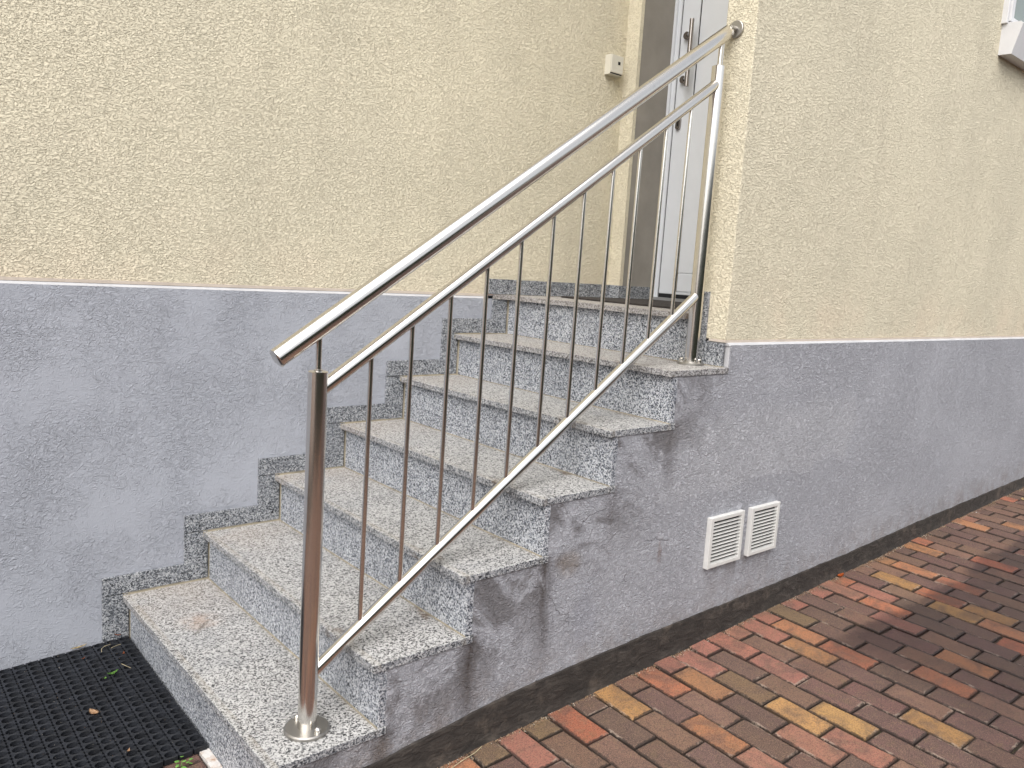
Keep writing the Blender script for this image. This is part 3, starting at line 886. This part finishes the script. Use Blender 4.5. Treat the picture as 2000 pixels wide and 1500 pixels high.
# ================================================================== PAVERS
TINT = {'D': (0.112, 0.067, 0.055), 'B': (0.172, 0.096, 0.070), 'P': (0.30, 0.125, 0.092), 'R': (0.34, 0.115, 0.062),
        'O': (0.36, 0.160, 0.075), 'Y': (0.38, 0.205, 0.074), 'G': (0.150, 0.098, 0.055), 'V': (0.118, 0.064, 0.058)}
KNOWN = {(9, -1): 'P', (6, 0): 'P', (7, -1): 'P', (8, 0): 'G', (7, 0): 'O', (6, 1): 'O', (7, 1): 'R', (5, -1): 'P', (4, 0): 'P', (3, -1): 'P',
         (2, 0): 'P', (4, 1): 'P', (1, 0): 'O', (2, 1): 'G', (0, 0): 'R', (3, 1): 'B', (2, 2): 'Y', (3, 2): 'Y', (5, 3): 'Y', (1, 2): 'P',
         (2, 3): 'P', (-1, 1): 'O', (-1, 2): 'P', (8, 3): 'R', (10, 3): 'O', (14, 2): 'Y', (15, 2): 'Y', (14, 3): 'O', (12, 1): 'R', (15, 0): 'Y',
         (17, 0): 'O', (20, 0): 'O', (13, -1): 'R', (12, 0): 'P', (11, -1): 'P', (15, 1): 'R', (-2, 0): 'Y', (-4, 0): 'R', (-6, 0): 'P',
         (-8, 0): 'O', (-5, -1): 'G', (-7, -1): 'G', (1, -1): 'P', (-1, -1): 'B', (-1, 0): 'D', (0, 1): 'B', (1, 1): 'D', (-3, -1): 'D',
         (-3, 0): 'D', (-4, 1): 'B', (-3, 1): 'D', (-2, 1): 'B', (5, 0): 'B', (5, 1): 'B', (3, 0): 'D', (9, 0): 'D', (10, 0): 'V', (0, 2): 'D', (4, 2): 'V',
         (5, 2): 'V', (6, 2): 'V', (7, 2): 'D', (8, 1): 'D', (9, 1): 'V', (8, 2): 'V', (10, 1): 'B', (10, 2): 'V'}
PX, PY, LE, TH = 0.0955, 0.187, 0.0935, math.radians(1.5)
BW, BL = 0.0895, 0.1810
rb = random.Random(11)


def brick_outline(L, Wd, r):
    p = [(-Wd/2, -L/2), (0, -L/2), (Wd/2, -L/2), (Wd/2, -L/6), (Wd/2, L/6), (Wd/2, L/2), (0, L/2), (-Wd/2, L/2), (-Wd/2, L/6), (-Wd/2, -L/6)]
    return [(x + r.uniform(-.0011, .0011), y + r.uniform(-.0011, .0011)) for x, y in p]


def brick_geo(L, Wd, r):
    o = brick_outline(L, Wd, r)
    V, F = [], []
    n = len(o)
    for x, y in o:
        f = 1 - r.uniform(0.0030, 0.0050)/(Wd/2); g = 1 - 0.0042/(L/2)
        V.append((x*f, y*g, r.uniform(-0.0005, 0.0005)))
    for x, y in o: V.append((x, y, -0.0032 + r.uniform(-0.001, 0.0006)))
    for x, y in o: V.append((x, y, -0.035))
    F.append(list(range(n)))
    for a in (0, n):
        for i in range(n):
            j = (i+1) % n
            F.append([a+i, a+n+i, a+n+j, a+j])
    UV = [(v[0]/Wd + 0.5, v[1]/L + 0.5) for v in V]
    return V, F, UV


VAR = {}
for half in (False, True):
    VAR[half] = []
    for i in range(8 if not half else 4):
        L = BL if not half else 0.0850
        V, F, UV = brick_geo(L, BW, rb)
        me = bpy.data.meshes.new('brick')
        me.from_pydata(V, [], F)
        uvl = me.uv_layers.new(name='UVMap')
        for lp in me.loops: uvl.data[lp.index].uv = UV[lp.vertex_index]
        me.materials.append(M_BRK)
        VAR[half].append((me, V, F, UV))


def project(x, y, z):
    d = Vector((x, y, z)) - CAM
    zz = d.dot(fwd)
    if zz < 0.1: return None
    return 1000 + FPX*d.dot(right)/zz, 750 + FPX*d.dot(down)/zz, zz


cand = []
for i in range(-36, 68):
    off = 0 if i % 2 == 0 else LE
    for j in range(-7, 19):
        a = 0.026 + (i+0.5)*PX
        b = -(j*PY + off + BL/2)
        half = False
        wx0 = 1.2 + a
        if wx0 > 0.0:
            if j < -1 or (j == -1 and i % 2 == 0): continue
            if j == -1:
                half = True
                b = -(0.085/2 + 0.002)
        x = 1.2 + a*math.cos(TH) + b*math.sin(TH)
        y = -1.14 - a*math.sin(TH)*0 + b*math.cos(TH)
        if x < 0.0 and y > -0.10: continue
        if -0.047 < x < 0.07 and y > -1.2:
            continue
        p = project(x, y, gz(x, y))
        vis = p is not None and -60 < p[0] < 2060 and 0 < p[1] < 1560
        under_mat = (x < 0.05 and y > -0.66)
        if under_mat: vis = False
        size = FPX*0.087/p[2] if p else 0
        if x > 0.03 and y > -1.16 - 0.0 and not half and j < 0: continue
        cand.append((vis, size, i, j, x, y, half))


def tint_for(i, j):
    c = KNOWN.get((i, j))
    if c is None:
        c = rb.choices('DVBPROYG', weights=(30, 26, 21, 12, 5, 4, 1, 1))[0]
    t = TINT[c]
    k = rb.uniform(0.86, 1.14)
    return tuple(min(1, q*k*rb.uniform(0.95, 1.05)) for q in t)


cand.sort(key=lambda c: (not c[0], -c[1]))
SV, SF, SUV, ST = [], [], [], []
nsingle = 0
for (vis, size, i, j, x, y, half) in cand:
    col = tint_for(i, j)
    me, V, F, UV = rb.choice(VAR[half])
    dz = rb.uniform(-0.0030, 0.0028)
    ax, ay = rb.uniform(-0.014, 0.014), rb.uniform(-0.016, 0.016)
    az = -TH + rb.uniform(-0.012, 0.012)
    x += rb.uniform(-0.0012, 0.0012); y += rb.uniform(-0.0015, 0.0015)
    flip = rb.random() < 0.5
    from mathutils import Euler
    rot = Euler((0.02+ax, -0.043+ay, az + (math.pi if flip else 0)))
    if flip: rot = Euler((-(0.02+ax)*0, 0, az+math.pi)); rot = (Matrix.Rotation(-0.043+ay, 4, 'Y') @ Matrix.Rotation(0.02+ax, 4, 'X') @ Matrix.Rotation(az+math.pi, 4, 'Z')).to_euler()
    else: rot = (Matrix.Rotation(-0.043+ay, 4, 'Y') @ Matrix.Rotation(0.02+ax, 4, 'X') @ Matrix.Rotation(az, 4, 'Z')).to_euler()
    mw = Matrix.Translation((x, y, gz(x, y)+dz)) @ rot.to_matrix().to_4x4()
    if vis and nsingle < 300:
        nsingle += 1
        o = bpy.data.objects.new('brick', me)
        o.matrix_world = mw
        o.color = col + (1.0,)
        COL.objects.link(o)
        o.parent = pav
    else:
        b0 = len(SV)
        for v in V: SV.append(tuple(mw @ Vector(v)))
        for f in F: SF.append([q+b0 for q in f])
        SUV += UV
        ST += [col]*len(V)
me = bpy.data.meshes.new('brick_field')
me.from_pydata(SV, [], SF)
uvl = me.uv_layers.new(name='UVMap')
for lp in me.loops: uvl.data[lp.index].uv = SUV[lp.vertex_index]
at = me.color_attributes.new('tint', 'FLOAT_COLOR', 'POINT')
for q, c in enumerate(ST): at.data[q].color = c + (1.0,)
me.materials.append(M_BRKJ)
bf = bpy.data.objects.new('brick_field', me)
COL.objects.link(bf); bf.parent = pav; bf['kind'] = 'stuff'

# old painted edging stone between the paving and the lowest riser
bm = bmesh.new()
n0 = 16
for q in range(n0):
    ya = -0.730 - q*0.03; yb = ya-0.030
    w = 0.007*noise.noise(Vector((q*0.9, 5, 0)))
    box(bm, -0.006+w, 0.0195, yb, ya, -0.06, gz(0, ya)+0.004+w*0.6)
ne = NT('chalky edging stone')
ec = ne.ramp(ne.noise(22, 4, 0.7, 0.6), [(0.45, (0.62, 0.60, 0.58)), (0.58, (0.48, 0.38, 0.31)), (0.70, (0.32, 0.17, 0.10))])
M_EDGE = ne.done(ec, 0.85, normal=ne.bump(ne.noise(80, 4), 0.003, 1.0))
link('edging_stone', bm, M_EDGE, pav)

# crumbs and grit gathered along the foot of the wall and in the joints
rg = random.Random(5)
V, F, TT = [], [], []
pal = [(0.30, 0.20, 0.12), (0.16, 0.10, 0.06), (0.08, 0.055, 0.04), (0.38, 0.27, 0.17), (0.05, 0.04, 0.03), (0.22, 0.12, 0.07), (0.45, 0.40, 0.33)]


def crumb(x, y, z, s, c):
    b = len(V)
    R = Euler((rg.uniform(0, 6), rg.uniform(0, 6), rg.uniform(0, 6))).to_matrix()
    k = rg.uniform(0.8, 2.4)
    for p in ((s*k, 0, 0), (-s*0.6, s*0.7, 0), (-s*0.6, -s*0.7, 0), (0, 0, s*0.7), (0, 0, -s*0.5)):
        V.append(tuple(Vector((x, y, z)) + R @ Vector(p))); TT.append(c)
    for f in ((0, 1, 3), (1, 2, 3), (2, 0, 3), (1, 0, 4), (2, 1, 4), (0, 2, 4)): F.append([q+b for q in f])


for _ in range(14000):
    x = 0.25 + 5.2*rg.random()**1.15
    dens = noise.noise(Vector((x*5, 1, 0)))
    dy = abs(rg.gauss(0, 0.011)) * (1.3 if dens > 0 else 0.8)
    y = YP - 0.014 - dy
    if y < YP - 0.055: continue
    s = rg.uniform(0.0007, 0.0026)
    crumb(x, y, gz(x, y) - 0.004 + rg.uniform(0, 0.006)*(1-dy/0.04), s, rg.choice(pal))
for _ in range(5000):
    i = rg.randint(-12, 30)
    a = 0.026 + i*PX - 0.004 + rg.uniform(-0.003, 0.003); b = -rg.uniform(0, 1.5)
    x = 1.2 + a + b*math.sin(TH); y = -1.14 + b
    if x < 0.1: continue
    crumb(x, y, gz(x, y) - 0.005 + rg.uniform(-0.001, 0.002), rg.uniform(0.0005, 0.0013), rg.choice(pal[:6]))
for _ in range(260):                                   # grit on the rubber mat and in the corner
    x = rg.uniform(-0.6, 0.0); y = -rg.random()**1.4*0.7-0.02
    crumb(x, y, gz(x, y) + MT + 0.001, rg.uniform(0.0005, 0.0010), rg.choice(pal))
me = bpy.data.meshes.new('debris'); me.from_pydata(V, [], F)
at = me.color_attributes.new('tint', 'FLOAT_COLOR', 'POINT')
for q, c in enumerate(TT): at.data[q].color = c + (1.0,)
me.materials.append(mat_debris())
db = bpy.data.objects.new('debris', me); COL.objects.link(db)
setp(db, label='brown grit and leaf crumbs gathered along the foot of the wall', cat='debris', kind='stuff')


# ================================================================== LEAVES, TWIGS, WEEDS
def leaf(name, x, y, z, L, Wd, ang, mat, label, cat='leaf', curl=0.25, fold=0.2, tip=1.0):
    bm = bmesh.new()
    n = 9
    rows = []
    for i in range(n+1):
        t = i/n
        w = Wd/2*(math.sin(math.pi*min(1, t**0.85)))**0.8*(1 - 0.25*t) if 0 < i < n else 0.0006
        zz = curl*L*((t-0.5)**2)
        row = []
        for s in (-1, -0.5, 0, 0.5, 1):
            row.append(bm.verts.new(((t-0.5)*L, s*w*(1+0.08*math.sin(i*2.1+s)), zz + fold*w*s*s)))
        rows.append(row)
    for i in range(n):
        for k in range(4):
            bm.faces.new((rows[i][k], rows[i+1][k], rows[i+1][k+1], rows[i][k+1]))
    bmesh.ops.solidify(bm, geom=bm.faces[:], thickness=0.0004)
    o = link(name, bm, mat, None, smooth=True, label=label, cat=cat)
    o.location = (x, y, z); o.rotation_euler = (0.02, -0.04, ang)
    return o


def onmat(x, y): return gz(x, y) + MT + 0.0015


L_TAN = mat_leaf('tan dry leaf', (0.62, 0.42, 0.26), (0.50, 0.30, 0.17))
L_GRN = mat_leaf('green leaf', (0.16, 0.34, 0.06), (0.09, 0.22, 0.04))
L_YEL = mat_leaf('straw leaf', (0.62, 0.50, 0.25), (0.52, 0.38, 0.16))
L_RED = mat_leaf('rust leaf', (0.36, 0.11, 0.04), (0.24, 0.07, 0.03))
L_ORA = mat_leaf('orange leaf', (0.62, 0.16, 0.03), (0.42, 0.09, 0.02))
leaf('fallen_leaf', -0.183, -0.408, onmat(-0.183, -0.408), 0.037, 0.026, math.radians(110), L_TAN, 'pale tan oval leaf lying in the middle of the black rubber mat', curl=0.5)
leaf('fallen_leaf', -0.088, -0.232, onmat(-0.088, -0.232)+0.002, 0.036, 0.017, math.radians(10), L_GRN, 'bright green leaf with crinkled edge on the black rubber mat', curl=0.9)
leaf('fallen_leaf', -0.112, -0.246, onmat(-0.112, -0.246)+0.001, 0.012, 0.008, math.radians(60), L_GRN, 'tiny green leaf curled beside the larger green one on the mat', curl=1.2)
leaf('fallen_leaf', -0.130, -0.006, onmat(-0.13, -0.006)+0.001, 0.050, 0.009, math.radians(6), L_YEL, 'slim straw yellow leaf lying between the grey wall and the mat', curl=0.3)
leaf('fallen_leaf', -0.028, -0.125, onmat(-0.028, -0.125), 0.014, 0.009, math.radians(75), L_RED, 'small curled rust brown leaf near the corner of the mat and the stairs', curl=1.1)
leaf('fallen_leaf', -0.135, -0.085, onmat(-0.14, -0.085), 0.013, 0.006, math.radians(20), L_RED, 'rust brown leaf scrap on the mat near the grey wall', curl=0.7)
leaf('fallen_leaf', -0.018, -0.020, 0.040, 0.024, 0.008, math.radians(140), L_RED, 'dry brown leaf stuck in the corner of skirting and lowest riser', curl=0.7)
leaf('fallen_leaf', -0.155, -0.640, onmat(-0.155, -0.64), 0.015, 0.008, math.radians(60), L_TAN, 'small tan leaf scrap near the front edge of the rubber mat', curl=1.0)
leaf('fallen_leaf', 2.545, -1.163, gz(2.545, -1.163)+0.004, 0.055, 0.026, math.radians(5), L_ORA, 'orange leaf lying on the pavers against the dark base band', curl=0.35)
leaf('fallen_leaf', 4.48, -1.245, gz(4.48, -1.245)+0.004, 0.045, 0.024, math.radians(30), L_YEL, 'yellow leaf on the pavers at the far right end of the wall', curl=0.4)


def twig(pts, r, mat, label):
    bm = bmesh.new()
    for a, b in zip(pts, pts[1:]): tube(bm, a, b, r, 6, r1=r*0.85)
    o = link('twig', bm, mat, None, smooth=True, label=label, cat='twig', group='twigs')
    return o


M_TW = mat_plain('dry stalk', (0.40, 0.34, 0.22), 0.8, var=0.2, vs=80)
q = [(-0.082, -0.085), (-0.078, -0.065), (-0.066, -0.052), (-0.048, -0.050)]
twig([(x, y, onmat(x, y)+0.004) for x, y in q], 0.0009, M_TW, 'bent greenish stalk on the rubber mat near the skirting')
q = [(-0.052, -0.072), (-0.036, -0.066), (-0.020, -0.064)]
twig([(x, y, onmat(x, y)+0.002) for x, y in q], 0.0008, M_TW, 'short straight straw on the mat near the riser')
q = [(-0.052, -0.190), (-0.036, -0.232)]
twig([(x, y, onmat(x, y)+0.002) for x, y in q], 0.0008, M_TW, 'thin dry stalk on the mat right of the green leaf')
q = [(0.475, -1.185), (0.52, -1.176), (0.57, -1.170), (0.60, -1.160)]
twig([(x, y, gz(x, y)+0.004) for x, y in q], 0.0012, M_TW, 'bent twig on the pavers below the base band')

rw = random.Random(2)
for (wx, wy, s, nl, lab) in ((-0.062, -0.757, 1.0, 9, 'small green weed sprouting at the front edge of the rubber mat'),
                             (-0.090, -0.790, 0.7, 7, 'low green weed in the paver joint at the bottom left corner')):
    w = empty('weed', (wx, wy, gz(wx, wy)), label=lab, cat='weed')
    for i in range(nl):
        a = rw.uniform(0, 6.28); rr = rw.uniform(0.004, 0.020)*s; h = rw.uniform(0.004, 0.016)*s
        bm = bmesh.new()
        L = rw.uniform(0.009, 0.014)*s; Wd = L*0.75
        rows = []
        for t in range(5):
            u = t/4; ww = Wd/2*math.sin(math.pi*(0.08+0.84*u))
            rows.append([bm.verts.new(((u*L), k*ww, -0.15*L*u*u)) for k in (-1, 0, 1)])
        for t in range(4):
            for k in range(2): bm.faces.new((rows[t][k], rows[t+1][k], rows[t+1][k+1], rows[t][k+1]))
        mt = Matrix.Translation((wx+rr*math.cos(a), wy+rr*math.sin(a), gz(wx, wy)+h)) @ Matrix.Rotation(a, 4, 'Z') @ Matrix.Rotation(rw.uniform(-0.4, 0.2), 4, 'Y')
        bmesh.ops.transform(bm, matrix=mt, verts=bm.verts[:])
        link('leaf_blade', bm, L_GRN, w, smooth=True)
    bm = bmesh.new()
    for i in range(4):
        a = rw.uniform(0, 6.28)
        tube(bm, (wx, wy, gz(wx, wy)-0.004), (wx+0.012*s*math.cos(a), wy+0.012*s*math.sin(a), gz(wx, wy)+0.010*s), 0.0006, 5)
    link('stem', bm, L_GRN, w)


# ================================================================== ADDED HEDGE (unseen behind the camera, put in for the steel to reflect)
def reflection_hedge(x0, x1, y0, y1, h, label, seed):
    r = random.Random(seed)
    V, F = [], []
    def quad(p, s):
        R_ = Euler((r.uniform(0, 6.3), r.uniform(0, 6.3), r.uniform(0, 6.3))).to_matrix()
        b = len(V)
        for q in ((-s, 0, 0), (0, -s*0.5, 0), (s, 0, 0), (0, s*0.5, 0)): V.append(tuple(p + R_ @ Vector(q)))
        F.append([b, b+1, b+2, b+3])
    e = empty('reflection_hedge', ((x0+x1)/2, (y0+y1)/2, gz(0, y1)), label=label, cat='reflection_hedge')
    for _ in range(9000):
        x, y, z = r.uniform(x0, x1), r.uniform(y0, y1), h*r.random()**0.8
        k = r.random()
        if k < 0.45: y = y1 + r.gauss(0, 0.06)
        elif k < 0.7: z = h + r.gauss(0, 0.05)
        quad(Vector((x, y, gz(x, y)+z)), r.uniform(0.05, 0.10))
    me = bpy.data.meshes.new('reflection_foliage'); me.from_pydata(V, [], F)
    me.materials.append(M_REFLECTION_HEDGE)
    o = bpy.data.objects.new('reflection_foliage', me); COL.objects.link(o); o.parent = e
    o.matrix_parent_inverse = Matrix.Translation(e.location).inverted()
    bm = bmesh.new(); box(bm, x0+0.1, x1-0.1, y0+0.1, y1-0.1, -0.5, h-0.12)
    link('reflection_hedge_core', bm, M_REFLECTION_HEDGE, e)


M_REFLECTION_HEDGE = mat_leaf('hedge green', (0.035, 0.06, 0.02), (0.02, 0.035, 0.012))
reflection_hedge(-9.0, 7.0, -8.2, -7.2, 2.6, 'tall dark green leafy screen added behind the viewer for the steel to reflect', 1)
